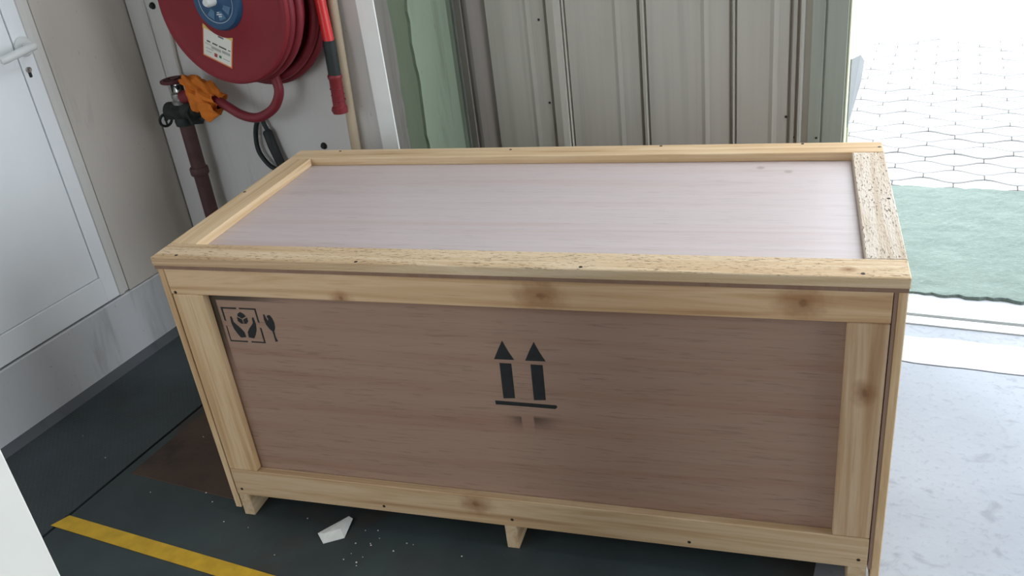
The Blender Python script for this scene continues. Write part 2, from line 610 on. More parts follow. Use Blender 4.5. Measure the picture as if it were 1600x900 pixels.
# bare concrete slab up to a ragged expansion crack, then a second strip to the door track
cr = jag(1.30, XR, 1.187, 110, .008, 3.0)
S(prism('floor_concrete', [(1.45, YF, 0), (XR, YF, 0)] + [(x, y - .0035, 0) for x, y in cr[::-1]] + [(1.30, .93, 0), (1.45, .93, 0)], (0, 0, -.08), M['concrete']))
br_ = jag(1.30, XR, 1.345, 130, .014, 8.0)
S(prism('floor_sill', [(x, y + .0035, 0) for x, y in cr] + [(x, y, 0) for x, y in br_[::-1]], (0, 0, -.08), M['sill']))
S(prism('floor_broken_edge', [(x, y, -.003) for x, y in br_] + [(XR, 1.42, -.003), (1.30, 1.42, -.003)], (0, 0, -.08), M['rough_sill']))
S(box('floor_crack_bed', 1.30, XR, 1.16, 1.36, -.10, -.02, M['gasket']))
# floor in front of the sliding door behind the crate
S(box('floor_back', GX + .006, XJ - .02, .93, YW + .02, -.08, 0, M['floor']))
S(box('floor_doorway', XJ - .02, 1.30, .93, 1.42, -.081, -.0035, M['rough_sill']))
# door track: pale flanges with a dark slot between
tr = thing('door_track', 'pale metal floor track of the sliding door', 'track', (XJ, 1.45, 0))
box('inner_flange', XJ, DOOR_X1, 1.421, 1.468, -.05, .002, M['alu'], tr, .001)
box('slot', XJ, DOOR_X1, 1.468, 1.488, -.05, -.014, M['gasket'], tr)
box('outer_flange', XJ, DOOR_X1, 1.488, 1.502, -.05, .002, M['alu'], tr, .001)
S(box('floor_outer_sill', XJ, DOOR_X1 + .5, 1.502, 1.66, -.08, .001, M['sill']))

# yard: flat ground with pale wavy pavers set in it
yard = S(boxes('floor_yard', [(-8, 16, 1.66, 5.40, -.12, -.011)], M['paver_joint']))
S(boxes('floor_yard_far', [(-8, 16, 5.26, 30, -.12, -.0035), (-8, 1.11, 1.66, 5.26, -.12, -.0035), (3.12, 16, 1.66, 5.26, -.12, -.0035)], M['yard']))
PL, PW = .24, .105
paver_me = None


def paver_mesh():
    """leaf-shaped paver: bulging wavy long sides that interlock with the next course"""
    bm = bmesh.new()
    g = .0062
    n = 8
    wave = lambda x: .026 * math.cos(2 * math.pi * x / PL)
    ge = .0016
    low = [(-PL / 2 + ge + (PL - 2 * ge) * i / n) for i in range(n + 1)]
    outer = [(x, -PW / 2 + g - wave(x)) for x in low] + [(x, PW / 2 - g + wave(x)) for x in low[::-1]]
    inner = [(x * .986, y * .96) for x, y in outer]
    top = [bm.verts.new((x, y, 0)) for x, y in inner]
    mid = [bm.verts.new((x, y, -.004)) for x, y in outer]
    bot = [bm.verts.new((x, y, -.03)) for x, y in outer]
    bm.faces.new(top)
    m = len(outer)
    for i in range(m):
        j = (i + 1) % m
        bm.faces.new((top[i], mid[i], mid[j], top[j]))
        bm.faces.new((mid[i], bot[i], bot[j], mid[j]))
    bmesh.ops.recalc_face_normals(bm, faces=bm.faces)
    me = bpy.data.meshes.new('paver')
    bm.to_mesh(me)
    bm.free()
    me.materials.append(M['paver'])
    return me


paver_me = paver_mesh()
row = 0
y = 2.53
while y < 5.30:
    x = .86 + PL / 2 + (row % 2) * PL * .5
    while x < 3.3:
        if x > .86:
            o = bpy.data.objects.new('paver', paver_me)
            COL.objects.link(o)
            o.parent = yard
            o.location = (x, y, random.uniform(-.002, .001))
            o.rotation_euler = (random.uniform(-.008, .008), random.uniform(-.008, .008), 0)
        x += PL
    y += PW
    row += 1

# worn green mat just outside the track
bm = bmesh.new()
nx, ny = 120, 40
mx0, mx1, my0, my1 = 1.02, 3.45, 1.62, 2.575
grid = []
for i in range(nx + 1):
    col_ = []
    for j in range(ny + 1):
        px = mx0 + (mx1 - mx0) * i / nx
        py = my0 + (my1 - my0) * j / ny
        if j in (0, ny): py += random.uniform(-.008, .008)
        if i in (0, nx): px += random.uniform(-.006, .006)
        pz = .010 + .004 * mnoise.noise(Vector((px * 3, py * 5, 1))) + random.uniform(0, .003)
        col_.append(bm.verts.new((px, py, pz)))
    grid.append(col_)
for i in range(nx):
    for j in range(ny):
        bm.faces.new((grid[i][j], grid[i + 1][j], grid[i + 1][j + 1], grid[i][j + 1]))
ext = bmesh.ops.extrude_face_region(bm, geom=bm.faces[:])
for v in [g for g in ext['geom'] if isinstance(g, bmesh.types.BMVert)]: v.co.z = -.027
bmesh.ops.translate(bm, vec=(-2.2, -2.1, 0), verts=bm.verts)
mat_o = from_bm('entrance_mat', bm, M['turf'])
mat_o.location = (2.2, 2.1, 0)
tag(mat_o, 'worn pale green carpet mat on the ground just outside the doorway', 'mat')

# left wall with plinth and white door
DL0, DL1, DZ0, DZ1 = -.285, .585, .25, 2.26
wl = S(boxes('wall_left', [(XL - .2, XL - .006, .635, YW + .2, .25, ZC), (XL - .2, XL - .006, DL0 - .05, .635, DZ1 + .05, ZC),
                          (XL - .2, XL - .006, ADDED_WINDOW[1], DL0 - .05, .25, ZC), (XL - .2, XL - .006, YF, ADDED_WINDOW[0], .25, ZC),
                          (XL - .2, XL - .006, ADDED_WINDOW[0], ADDED_WINDOW[1], ADDED_WINDOW[3], ZC), (XL - .2, XL - .006, ADDED_WINDOW[0], ADDED_WINDOW[1], .25, ADDED_WINDOW[2])], M['wall_left']))
box('plinth', XL - .2, XL, YF, YW + .1, -.08, .247, M['plinth'], wl, .004)
S(box('floor_side_apron', XL - 6, XL - .2, -8, 3, -.12, -.005, M['yard']))
S(prism('baseboard_left', [(XL, ADDED_WINDOW[1], .022), (XL + .032, ADDED_WINDOW[1], .001), (XL, ADDED_WINDOW[1], .001)], (0, YW - ADDED_WINDOW[1], 0), M['fillet']))
d1 = thing('door_1', 'white plastic door with white lever handle in the left wall', 'door', (XL, (DL0 + DL1) / 2, DZ0), kind='structure')
boxes('door_frame', [(XL - .10, XL - .002, DL1 + .003, .612, DZ0, DZ1 + .05), (XL - .10, XL - .010, .606, .637, DZ0, DZ1 + .05),
                     (XL - .10, XL - .002, DL0 - .05, DL0 - .003, DZ0, DZ1 + .05), (XL - .10, XL - .002, DL0, DL1, DZ1 + .003, DZ1 + .05)],
      M['white_frame'], d1, .003)
box('door_gasket', XL - .09, XL - .02, DL0 - .004, DL1 + .004, DZ0 + .001, DZ1 + .004, M['gasket'], d1)
PY1, PZ0 = .534, .348
boxes('door_leaf', [(XL - .06, XL, PY1, DL1, DZ0 + .006, DZ1), (XL - .06, XL, DL0, PY1, DZ0 + .006, PZ0), (XL - .06, XL, DL0, DL0 + .05, PZ0, DZ1),
                    (XL - .06, XL, DL0 + .05, PY1, DZ1 - .09, DZ1)], M['white_door'], d1, .0012)
box('door_panel', XL - .05, XL - .004, DL0 + .052, PY1 - .002, PZ0 + .002, DZ1 - .092, M['white_door'], d1, .002)
hx = XL
dh = tube('door_handle', catmull([(hx + .012, .560, 1.129), (hx + .045, .560, 1.129), (hx + .055, .548, 1.129), (hx + .056, .510, 1.125), (hx + .052, .455, 1.117), (hx + .045, .440, 1.115)], 5),
          [.011] * 6 + [.0115] * 8 + [.0125] * 7 + [.0125] * 3 + [.010, .007], M['white_plastic'], d1, 12)
lathe('rosette', [(0, .0), (.030, .0), (.030, .007), (.026, .011), (0, .011)], (hx, .560, 1.129), (1, 0, 0), M['white_plastic'], dh, 24)
kh = boxes('lock_cylinder', [(hx - .01, hx + .004, .546, .556, 1.037, 1.062)], M['dark_steel'], d1, .002)
lathe('key_plug', [(0, 0), (.0085, 0), (.0085, .006), (.005, .0065), (0, .004)], (hx, .550, 1.061), (1, 0, 0), M['steel'], kh, 16)

# hose reel wall, corner batten, white end trim
wb_ = S(boxes('wall_back', [(XL, XJ - .03, YW, YW + .10, 0, ZC), (XJ - .031, XJ - .0065, YW, YW + .02, 0, ZC), (XL - .2, XJ - .031, YW + .05, 1.56, 0, ZC)], M['wall_back']))
for bx, bz, lb_ in ((-.815, 1.158, 'dark round bolt head in the wall left of the hose reel'), (-.234, .686, 'dark round bolt head in the wall just above the crate lid')):
    bm = bmesh.new()
    add_lathe(bm, [(0, .012), (.006, .012), (.0085, .009), (.0085, .003), (.012, .003), (.012, 0)], (0, 0, 0), (0, -1, 0), 10)
    bo = from_bm('wall_bolt', bm, M['dark_steel'])
    bo.location = (bx, YW, bz)
    tag(bo, lb_, 'bolt', 'wall bolts')
S(box('trim_1', XL + .024, XL + .088, YW - .005, YW, .0, ZC, M['wall_back'], None, .002))
S(boxes('trim_2', [(.002, XJ + .002, YW - .006, YW - .0005, 0, ZC)], M['white_trim']))
S(box('wall_jamb', XJ - .03, XJ - .006, YW + .0, 1.56, 0, ZC, M['dark_green']))


def ragged(name, y0, y1, a0, a1, x0, x1, mat, seed):
    """plaster layer on the jamb between two ragged vertical edges"""
    n = 110
    L_, R_ = [], []
    for i in range(n + 1):
        z = ZC * i / n
        w = lambda s: mnoise.noise(Vector((z * 4.5, s, 0))) + .7 * mnoise.noise(Vector((z * 17, s, 1)))
        sl = .02 * (z - .9)
        L_.append((x1, y0 + a0 * w(seed) + (sl if a0 else 0), z))
        R_.append((x1, y1 + a1 * w(seed + 5) + (sl if a1 else 0), z))
    vs_ = L_ + R_
    m = n + 1
    V = vs_ + [(x0, v[1], v[2]) for v in vs_]
    F = []
    for i in range(n):
        F += [(i, m + i, m + i + 1, i + 1), (i, i + 1, 2 * m + i + 1, 2 * m + i), (m + i, 3 * m + i, 3 * m + i + 1, m + i + 1)]
    return mesh(name, V, F, mat)


S(ragged('wall_jamb_concrete', YW + .0, 1.062, 0, .012, XJ - .006, XJ, M['grey_concrete'], 2.0))
S(ragged('wall_jamb_green', 1.172, 1.412, .014, 0, XJ - .006, XJ + .004, M['light_green'], 6.0))

# rest of the hall, outside the frame
S(boxes('wall_doorway', [(DOOR_X1, XR + .2, YW + .2, 1.56, 0, ZC), (XJ - .02, DOOR_X1, 1.38, 1.42, DOOR_Z, ZC), (XJ - .02, DOOR_X1, 1.52, 1.56, DOOR_Z, ZC)], M['hall_wall']))
S(boxes('wall_right', [(XR, XR + .2, YF, ADDED_EAST_GATE[0], 0, ZC), (XR, XR + .2, ADDED_EAST_GATE[1], 1.56, 0, ZC), (XR, XR + .2, ADDED_EAST_GATE[0], ADDED_EAST_GATE[1], ADDED_EAST_GATE[2], ZC)], M['hall_wall']))
S(box('floor_east_apron', XR, XR + 10, -8, 1.66, -.12, -.005, M['yard']))
S(boxes('wall_front', [(XL - .2, ADDED_GATE[0], YF - .2, YF, 0, ZC), (ADDED_GATE[1], XR + .2, YF - .2, YF, 0, ZC), (ADDED_GATE[0], ADDED_GATE[1], YF - .2, YF, ADDED_GATE[2], ZC)], M['hall_wall']))
S(boxes('ceiling', [(XL - .2, ADDED_ROOFLIGHT[0], YF - .2, 1.56, ZC, ZC + .15), (ADDED_ROOFLIGHT[1], XR + .2, YF - .2, 1.56, ZC, ZC + .15),
                    (ADDED_ROOFLIGHT[0], ADDED_ROOFLIGHT[1], YF - .2, ADDED_ROOFLIGHT[2], ZC, ZC + .15), (ADDED_ROOFLIGHT[0], ADDED_ROOFLIGHT[1], ADDED_ROOFLIGHT[3], 1.56, ZC, ZC + .15)], M['ceiling']))
S(box('floor_apron', -10, 14, -24, YF, -.12, 0, M['yard']))

# sliding door of ribbed sheet
sd = thing('sliding_door', 'tall grey ribbed metal sliding door behind the crate', 'door', (.70, DY + .02, 0))
ZT, ZB = 2.85, .012


def sheet(name, prof, mat, thick=.0015):
    """cladding strip extruded upward from a plan profile of (x, y)"""
    n = len(prof)
    V = [(x, y, ZB) for x, y in prof] + [(x, y, ZT) for x, y in prof] + [(x, y + thick, ZB) for x, y in prof] + [(x, y + thick, ZT) for x, y in prof]
    F = []
    for i in range(n - 1):
        F += [(i, i + 1, n + i + 1, n + i), (2 * n + i, 3 * n + i, 3 * n + i + 1, 2 * n + i + 1)]
    F += [(0, n, 3 * n, 2 * n), (n - 1, 3 * n - 1, 4 * n - 1, 2 * n - 1)]
    return mesh(name, V, F, mat, sd)


sheet('edge_channel', [(.066, DY + .022), (.070, DY + .004), (.096, DY), (.100, DY + .010), (.108, DY + .010), (.112, DY), (.122, DY - .001), (.180, DY + .020), (.183, DY + .022)], M['clad_dark'])
clads = [(.183, .405), (.472, .722), (.743, 1.010), (1.025, 1.186)]
for a, b in clads:
    c_ = a + (b - a) * .70
    sheet('cladding_sheet', [(a, DY + .020), (a + .004, DY + .008), (c_ - .012, DY + .007), (c_, DY + .003), (c_ + .014, DY + .006), (b - .005, DY + .006), (b, DY + .020)], M['clad'])
sheet('cover_rib', [(.405, DY + .018), (.411, DY + .012), (.414, DY - .004), (.440, DY - .008), (.459, DY - .004), (.462, DY + .010), (.467, DY + .002), (.472, DY + .018)], M['clad'])
for a, b in ((.722, .743), (1.010, 1.025)):
    sheet('cover_rib', [(a, DY + .018), (a + .004, DY + .018), (a + .007, DY + .001), (b - .005, DY - .001), (b - .003, DY + .016), (b, DY + .018)], M['clad'])
sheet('cover_rib', [(1.186, DY + .018), (1.190, DY + .018), (1.193, DY + .002), (1.204, DY), (1.207, DY + .016), (1.212, DY + .016), (1.215, DY - .004), (1.222, DY - .004), (1.226, DY + .018), (1.246, DY + .020)], M['clad'])
sheet('edge_stile', [(1.244, DY + .022), (1.246, DY + .006), (1.280, DY + .003), (1.284, DY + .010), (1.289, DY + .003), (1.344, DY), (1.348, DY + .004), (1.348, DY + .058)], M['clad_frame'])
box('back_sheet', .066, 1.346, DY + .026, DY + .05, ZB, ZT, M['clad_dark'], sd)
box('edge_cap', 1.3485, 1.353, DY + .002, DY + .066, ZB, ZT, M['clad_edge'], sd, .001)
# latch bracket and a bent pale flap on the outer edge
boxes('latch_bracket', [(1.340, 1.358, DY + .066, DY + .072, .56, .64), (1.346, 1.352, DY + .072, DY + .10, .57, .63)], M['clad_edge'], sd, .001)
prism('rain_flap', [(1.354, DY + .05, .62), (1.362, DY + .08, .66), (1.378, DY + .14, .74), (1.382, DY + .15, .80), (1.374, DY + .10, .83), (1.354, DY + .05, .83)], (.003, 0, 0), M['grey_flap'], sd)
for sx, sz in ((.381, .98), (.392, .70), (1.180, .665), (1.203, .60), (1.272, .60), (.385, 1.4), (1.18, 1.3)):
    lathe('rivet', [(0, .004), (.003, .003), (.0045, 0)], (sx, DY + .005, sz), (0, -1, 0), M['dark_steel'], sd, 8)

# beige service pipe and thin cable on the hose wall
sp = tube('service_pipe', [(.015, .955, 2.9), (-.040, .962, 1.75), (-.067, .966, 1.155), (-.092, .970, .684), (-.120, .973, .06)], .016, M['beige_pipe'], None, 14)
tag(sp, 'thin beige vertical pipe on the wall beside the white trim', 'pipe')
tc = tube('wall_cable', catmull([(-.752, YW - .005, ZC), (-.752, YW - .005, 1.9), (-.752, YW - .005, 1.3), (-.766, YW - .005, 1.05), (-.771, YW - .005, .986), (-.771, YW - .006, .90)], 4), .006, M['wall_left'], None, 8)
tag(tc, 'thin grey cable running down the wall above the valve handwheel', 'cable')

# ------------------------------------------------------------------ the crate (crate axes: x along its front, y to the back)
CW, CD, CH = 1.6, .72, .774
crate = thing('wooden_crate', 'large plywood shipping crate with pine battens and stencilled arrows', 'crate', (0, 0, 0), TH)
ly = .0306                                       # lid thickness
ZL = CH - .022
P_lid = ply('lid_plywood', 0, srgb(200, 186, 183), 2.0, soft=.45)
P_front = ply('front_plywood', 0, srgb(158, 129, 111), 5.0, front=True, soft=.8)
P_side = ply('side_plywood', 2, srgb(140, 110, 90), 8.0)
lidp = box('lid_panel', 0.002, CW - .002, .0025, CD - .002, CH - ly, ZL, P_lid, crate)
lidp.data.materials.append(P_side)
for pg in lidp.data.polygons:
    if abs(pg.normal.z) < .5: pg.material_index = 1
PM = {
    'lf': pine('pine_lid_front', 0, (1, 1.0, 1.0), 1.0, [(1.497, .028, CH, .012)], 1.0),
    'lb': pine('pine_lid_back', 0, (1, .97, .92), 2.3, ()),
    'll': pine('pine_lid_left', 1, (1, .97, .92), 3.1, ()),
    'lr': pine('pine_lid_right', 1, (.92, 1.04, 1.32), 4.4, (), 1.2),  # whitened bluish tint paints the doorway glare into this batten
    'ft': pine('pine_front_top', 0, (.95, .86, .78), 5.2, [(.915, .008, .708, .040), (.463, .008, .682, .020), (1.42, .008, .715, .036)]),
    'fb': pine('pine_front_bottom', 0, (.84, .79, .74), 6.7, [(.70, .008, .128, .030)]),
    'fl': pine('pine_front_left', 2, (.95, .89, .81), 7.9),
    'fr': pine('pine_front_right', 2, (.80, .73, .70), 9.1, [(1.54, .008, .52, .022)]),
    'sd': pine('pine_side', 2, (1, .95, .88), 10.5),
    'ft0': pine('pine_skid', 1, (.86, .85, .83), 12.2),
}
# nail head mesh
nail_me = None


def nail(p, axis, parent, r=.0042):
    lathe('nail_head', [(0, .0008), (r * .8, .0008), (r, .0)], p, axis, M['nail'], parent, 8)


def batten(name, b, mat, nails=(), axis=(0, 0, 1), bev=.0018):
    o = box(name, *b, mat, crate, bev)
    for p in nails: nail(p, axis, o)
    return o


batten('lid_batten', (0, CW, 0, .0745, ZL, CH), PM['lf'], [(.062, .014, CH), (.52, .006, CH), (1.006, .010, CH), (1.521, .014, CH)])
batten('lid_batten', (0, CW, .6475, CD, ZL, CH), PM['lb'], [(.138, .707, CH), (.66, .70, CH), (1.067, .711, CH), (1.417, .712, CH), (1.592, .682, CH)])
batten('lid_batten', (0, .0725, .0755, .6465, ZL, CH), PM['ll'], [(.008, .394, CH)])
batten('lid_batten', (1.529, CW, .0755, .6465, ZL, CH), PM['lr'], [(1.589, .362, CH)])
ZB0, ZB1 = .072, CH - ly - .0008
fp = box('front_panel', .022, 1.577, .0300, .039, ZB0 + .002, ZB1, P_front, crate)
batten('top_rail', (.019, 1.5745, .008, .0298, .675, ZB1), PM['ft'], [(.032, .008, .68)], (0, -1, 0))
batten('bottom_rail', (.021, 1.574, .008, .0298, ZB0, .1555), PM['fb'], [(.039, .008, .091), (.45, .008, .089), (.786, .008, .094), (1.202, .008, .089), (1.556, .008, .095)], (0, -1, 0))
batten('stile', (.021, .1035, .0085, .0298, .1563, .6742), PM['fl'])
batten('stile', (1.5005, 1.574, .0085, .0298, .1563, .6742), PM['fr'])
# sides: a plywood sheet with battens on it, left and right; and the back
for sx in (0, 1):
    X = (lambda a, b: (a, b)) if sx == 0 else (lambda a, b: (CW - b, CW - a))
    a, b = X(.0185, .0245)
    box('side_panel', a, b, .0400 if sx == 0 else .0085, CD - .03, ZB0, ZB1, P_side, crate)
    a, b = X(.001, .018)
    batten('side_stile', (a, b, .0085, .085, .024, ZB1), PM['sd'])
    batten('side_stile', (a, b, CD - .085, CD - .0085, .024, ZB1), PM['sd'])
    batten('side_rail', (a, b, .086, CD - .086, .675, ZB1), PM['ll'])
    batten('side_rail', (a, b, .086, CD - .086, ZB0, .155), PM['ll'])
box('back_panel', .025, CW - .025, CD - .039, CD - .030, ZB0, ZB1, P_side, crate)
batten('back_rail', (.021, 1.579, CD - .0298, CD - .009, .675, ZB1), PM['lb'])
batten('back_rail', (.021, 1.579, CD - .0298, CD - .009, ZB0, .155), PM['lb'])
batten('back_stile', (.021, .1, CD - .0298, CD - .009, .1563, .6742), PM['sd'])
batten('back_stile', (1.5, 1.579, CD - .0298, CD - .009, .1563, .6742), PM['sd'])
box('bottom_panel', .025, CW - .026, .0395, CD - .0395, ZB0 + .0005, ZB0 + .010, P_side, crate)
for a, b in ((.0215, .0530), (.7632, .7935), (1.5360, 1.5735)):
    batten('skid', (a, b, .010, CD - .015, 0, ZB0 - .0004), PM['ft0'])

# stencils on the front panel: thin paint films
YP = .0300


def film(name, pts, parent=fp):
    return prism(name, [(x, YP, z) for x, z in pts], (0, -.0005, 0), M['ink'], parent)


def arrow(dx, dz):
    film('stencil_arrow_head', [(.7905 + dx, .5335 + dz), (.836 + dx, .5345 + dz), (.825 + dx, .556 + dz), (.8145 + dx, .582 + dz), (.802 + dx, .558 + dz)])
    film('stencil_arrow_shaft', [(.8015 + dx, .5245 + dz), (.8285 + dx, .5245 + dz), (.8265 + dx, .4335 + dz), (.7995 + dx, .431 + dz)])


arrow(0, 0)
arrow(.0705, .001)
film('stencil_bar', [(.779, .4235), (.919, .4225), (.922, .4185), (.917, .4125), (.85, .4130), (.779, .4130)])
# hands and leaf sign in a broken square frame
for q in ([(.126, .633), (.168, .633), (.168, .629), (.1305, .629), (.1305, .595), (.1265, .597)],
          [(.176, .633), (.2205, .633), (.221, .594), (.217, .597), (.2165, .6295), (.176, .6295)],
          [(.218, .582), (.222, .580), (.2225, .539), (.184, .539), (.184, .5425), (.2185, .5425)],
          [(.126, .582), (.1285, .580), (.1285, .5425), (.174, .5425), (.174, .539), (.126, .539)]):
    film('stencil_frame_corner', q)
film('stencil_leaf', [(.176, .622), (.184, .617), (.1885, .6105), (.1765, .604), (.1655, .6105), (.168, .617)])
film('stencil_leaf', [(.1635, .608), (.1755, .6015), (.1765, .590), (.170, .5905), (.163, .597)])
film('stencil_leaf', [(.1905, .608), (.1785, .6015), (.1785, .590), (.185, .5905), (.191, .597)])
hand = [(-.032, .608), (-.0285, .609), (-.0265, .604), (-.0265, .594), (-.0205, .587), (-.012, .578), (-.0045, .567), (-.0035, .553), (-.018, .551), (-.0245, .561), (-.0305, .574), (-.0335, .590)]
film('stencil_hand', [(.1765 + x, z) for x, z in hand])
film('stencil_hand', [(.1765 - x, z) for x, z in hand[::-1]])
film('stencil_glass', [(.2365, .6185), (.2405, .6175), (.2425, .608), (.246, .601), (.2475, .6075), (.2445, .612), (.2475, .6165), (.2545, .617), (.2585, .609), (.261, .597),
                       (.2595, .583), (.2545, .5735), (.2545, .556), (.2575, .5465), (.2505, .545), (.250, .573), (.243, .580), (.2375, .591), (.2355, .604)])

# ------------------------------------------------------------------ fire hose reel on the back wall
RX, RZ, RF = -.340, 1.190, .792
reel = thing('fire_hose_reel', 'red fire hose reel with blue hub mounted on the grey wall', 'hose reel', (RX, YW, RZ))
fd = lathe('front_disc', [(0, .0), (.095, .0), (.105, -.006), (.205, -.006), (.216, -.001), (.228, .003), (.2375, .001), (.2415, -.006), (.2395, -.013), (.230, -.015), (.205, -.012), (0, -.012)],
           (RX, RF, RZ), (0, -1, 0), M['reel_red'], reel, 72)
lathe('rear_disc', [(.04, 0), (.225, 0), (.236, -.004), (.242, 0), (.244, .008), (.236, .012), (.04, .006)], (RX, .965, RZ), (0, -1, 0), M['reel_red'], reel, 64)
lathe('drum', [(.12, 0), (.12, .16)], (RX, .962, RZ), (0, -1, 0), M['maroon'], reel, 32)
for cy, rr, dz, tr_ in ((.826, .224, -.004, .0150), (.858, .230, -.006, .0150), (.889, .212, -.002, .0150), (.917, .240, -.014, .0150), (.944, .250, -.016, .0160)):
    tube('hose_coil', [(RX + rr * math.cos(a), cy, RZ + dz + rr * math.sin(a) * 1.01) for a in [2 * math.pi * k / 64 for k in range(64)]], tr_, M['hose_red'], reel, 10, True)
lathe('wall_plate', [(0, .032), (.10, .032), (.105, .028), (.105, 0)], (RX, YW, RZ), (0, -1, 0), M['maroon'], reel, 32)
hub = lathe('hub', [(0, .022), (.018, .022), (.03, .014), (.058, .012), (.070, .016), (.080, .014), (.0865, .004), (.0865, -.006)], (RX, RF - .002, RZ + .008), (0, -1, 0), M['hub_blue'], reel, 48)
tube('hub_ring', [(RX + .062 * math.cos(a), RF - .0150, RZ + .008 + .062 * math.sin(a)) for a in [2 * math.pi * k / 48 for k in range(48)]], .0013, M['pale_line'], hub, 6, True)
for a0 in (-2.15, -1.30, -.55, .7, 2.6):
    c0 = Vector((RX, RF - .0165, RZ + .008))
    prism('hub_rib', [c0 + Vector((rr * math.cos(a0 + da), 0, rr * math.sin(a0 + da))) for rr, da in ((.024, -.30), (.055, -.26), (.055, .22), (.024, .16))], (0, .004, 0), M['hub_blue_light'], hub)
lathe('hub_cap', [(0, .046), (.010, .044), (.0145, .036), (.0145, 0)], (RX, RF - .012, RZ + .012), (0, -1, 0), M['white_plastic'], hub, 20)
boxes('hub_mark', [(RX - .004, RX + .014, RF - .0185, RF - .016, RZ - .030, RZ - .027), (RX + .002, RX + .013, RF - .0185, RF - .016, RZ - .036, RZ - .033), (RX - .002, RX + .006, RF - .0185, RF - .016, RZ - .024, RZ - .0215)], M['white_plastic'], hub)

# instruction label on the disc: paper with borders and illegible print, tilted with the disc
lab0 = [Vector((-.429, 0, 1.134)), Vector((-.327, 0, 1.090)), Vector((-.360, 0, .996)), Vector((-.460, 0, 1.040))]


def lab(u, v, off=0.0):
    a = lab0[0].lerp(lab0[1], u)
    b = lab0[3].lerp(lab0[2], u)
    p = a.lerp(b, v)
    return Vector((p.x, RF + .0052 - off, p.z))


def labq(name, u0, u1, v0, v1, off, mat, parent):
    return prism(name, [lab(u0, v0, off), lab(u1, v0, off), lab(u1, v1, off), lab(u0, v1, off)], (0, .0006, 0), mat, parent)


lp = labq('instruction_label', 0, 1, 0, 1, .0004, M['label_orange'], reel)
labq('paper_field', .035, .965, .12, .955, .0010, M['label_white'], lp)
labq('yellow_header', .0, 1, .02, .125, .0010, M['label_yellow'], lp)
for u0, u1, v0, v1, m_ in ((.40, .56, .085, .118, 'label_ink'), (.60, .65, .05, .11, 'label_ink'), (.52, .70, .165, .20, 'label_ink'),
                           (.14, .26, .46, .50, 'label_ink'), (.33, .50, .46, .50, 'label_ink'), (.55, .80, .46, .50, 'label_ink'), (.86, .94, .46, .49, 'label_ink'),
                           (.08, .30, .56, .58, 'label_grey'), (.30, .62, .58, .66, 'label_grey'), (.66, .93, .56, .64, 'label_grey'), (.1, .36, .70, .72, 'label_grey'),
                           (.40, .5, .76, .87, 'label_red'), (.56, .64, .76, .84, 'label_green'), (.70, .92, .80, .82, 'label_grey'), (.12, .30, .80, .82, 'label_grey')):
    labq('print_line', u0, u1, v0, v1, .0016, M[m_], lp)

# feed hose from the reel down and round to the valve
tube('feed_hose', catmull([(-.285, .90, 1.03), (-.279, .885, .952), (-.271, .88, .908), (-.287, .878, .871), (-.318, .876, .841), (-.378, .875, .817), (-.442, .876, .824), (-.511, .880, .857), (-.569, .886, .885), (-.623, .90, .890), (-.668, .915, .880)], 6),
     .0155, M['hose_red'], reel, 14)
# hanging hose end: bright tube, black grip, dark red nozzle
NX, NY = -.072, .91
tube('hose_end', catmull([(RX + .12, .93, RZ + .235), (RX + .17, .925, RZ + .30), (RX + .225, .915, RZ + .31), (NX, NY, 1.43), (NX + .003, NY, 1.30), (NX + .004, NY, 1.17), (NX + .006, NY, 1.045)], 6), .0165, M['hose_bright'], reel, 16)
nz = tube('grip', [(NX + .006, NY, 1.050), (NX + .002, NY, .945)], .0195, M['black'], reel, 16)
bm = bmesh.new()
add_tube(bm, [(NX + .002, NY, .950), (NX + .001, NY, .944), (NX + .001, NY, .938), (NX + .0005, NY, .932), (NX - .004, NY, .850), (NX - .0045, NY, .846), (NX - .005, NY, .828)],
         [.0185, .0225, .0225, .0195, .0200, .0245, .0235], 16)
from_bm('nozzle', bm, M['nozzle_red'], reel, True)
for zz in (.905, .885, .868):
    tube('nozzle_ring', [(NX - .0015 + .0202 * math.cos(a), NY + .0202 * math.sin(a), zz) for a in [2 * math.pi * k / 20 for k in range(20)]], .0015, M['nozzle_red'], reel, 6, True)
box('nozzle_lever', NX - .034, NX - .018, NY - .008, NY + .008, .829, .842, M['nozzle_red'], reel, .003)

# standpipe with valve
vx, vy = -.748, .925
sv = thing('standpipe_valve', 'dark iron valve with handwheel on a maroon standpipe in the corner', 'valve', (vx, vy, 0))
tube('standpipe', [(vx - .004, vy, 0.0), (vx - .003, vy, .44), (vx, vy, .80)], .0255, M['pipe_red'], sv, 18)
tube('pipe_collar', [(vx - .003, vy, .585), (vx - .003, vy, .59), (vx - .003, vy, .61), (vx - .003, vy, .615)], [.029, .0325, .0325, .029], M['pipe_red'], sv, 18)
vb = lathe('valve_body', [(0, -.015), (.034, -.015), (.036, .0), (.033, .012), (.042, .030), (.043, .048), (.034, .058), (.026, .064), (0, .064)], (vx, vy, .785), (0, 0, 1), M['cast_iron'], sv, 24)
tube('outlet', [(vx - .062, vy - .004, .818), (vx - .055, vy - .004, .818), (vx + .070, vy - .008, .826), (vx + .078, vy - .008, .83)], [.026, .031, .031, .026], M['cast_iron'], vb, 18)
lathe('flange', [(0, 0), (.045, 0), (.045, .012), (0, .012)], (vx + .060, vy - .008, .815), (1, 0, .05), M['cast_iron'], vb, 6)
boxes('drain_lug', [(vx + .05, vx + .098, vy - .016, vy - .004, .792, .802), (vx + .09, vx + .10, vy - .018, vy - .002, .79, .808)], M['cast_iron'], vb, .002)
tube('hose_coupling', [(vx + .04, vy - .02, .872), (vx + .09, vy - .02, .882)], .0215, M['hose_red'], sv, 16)
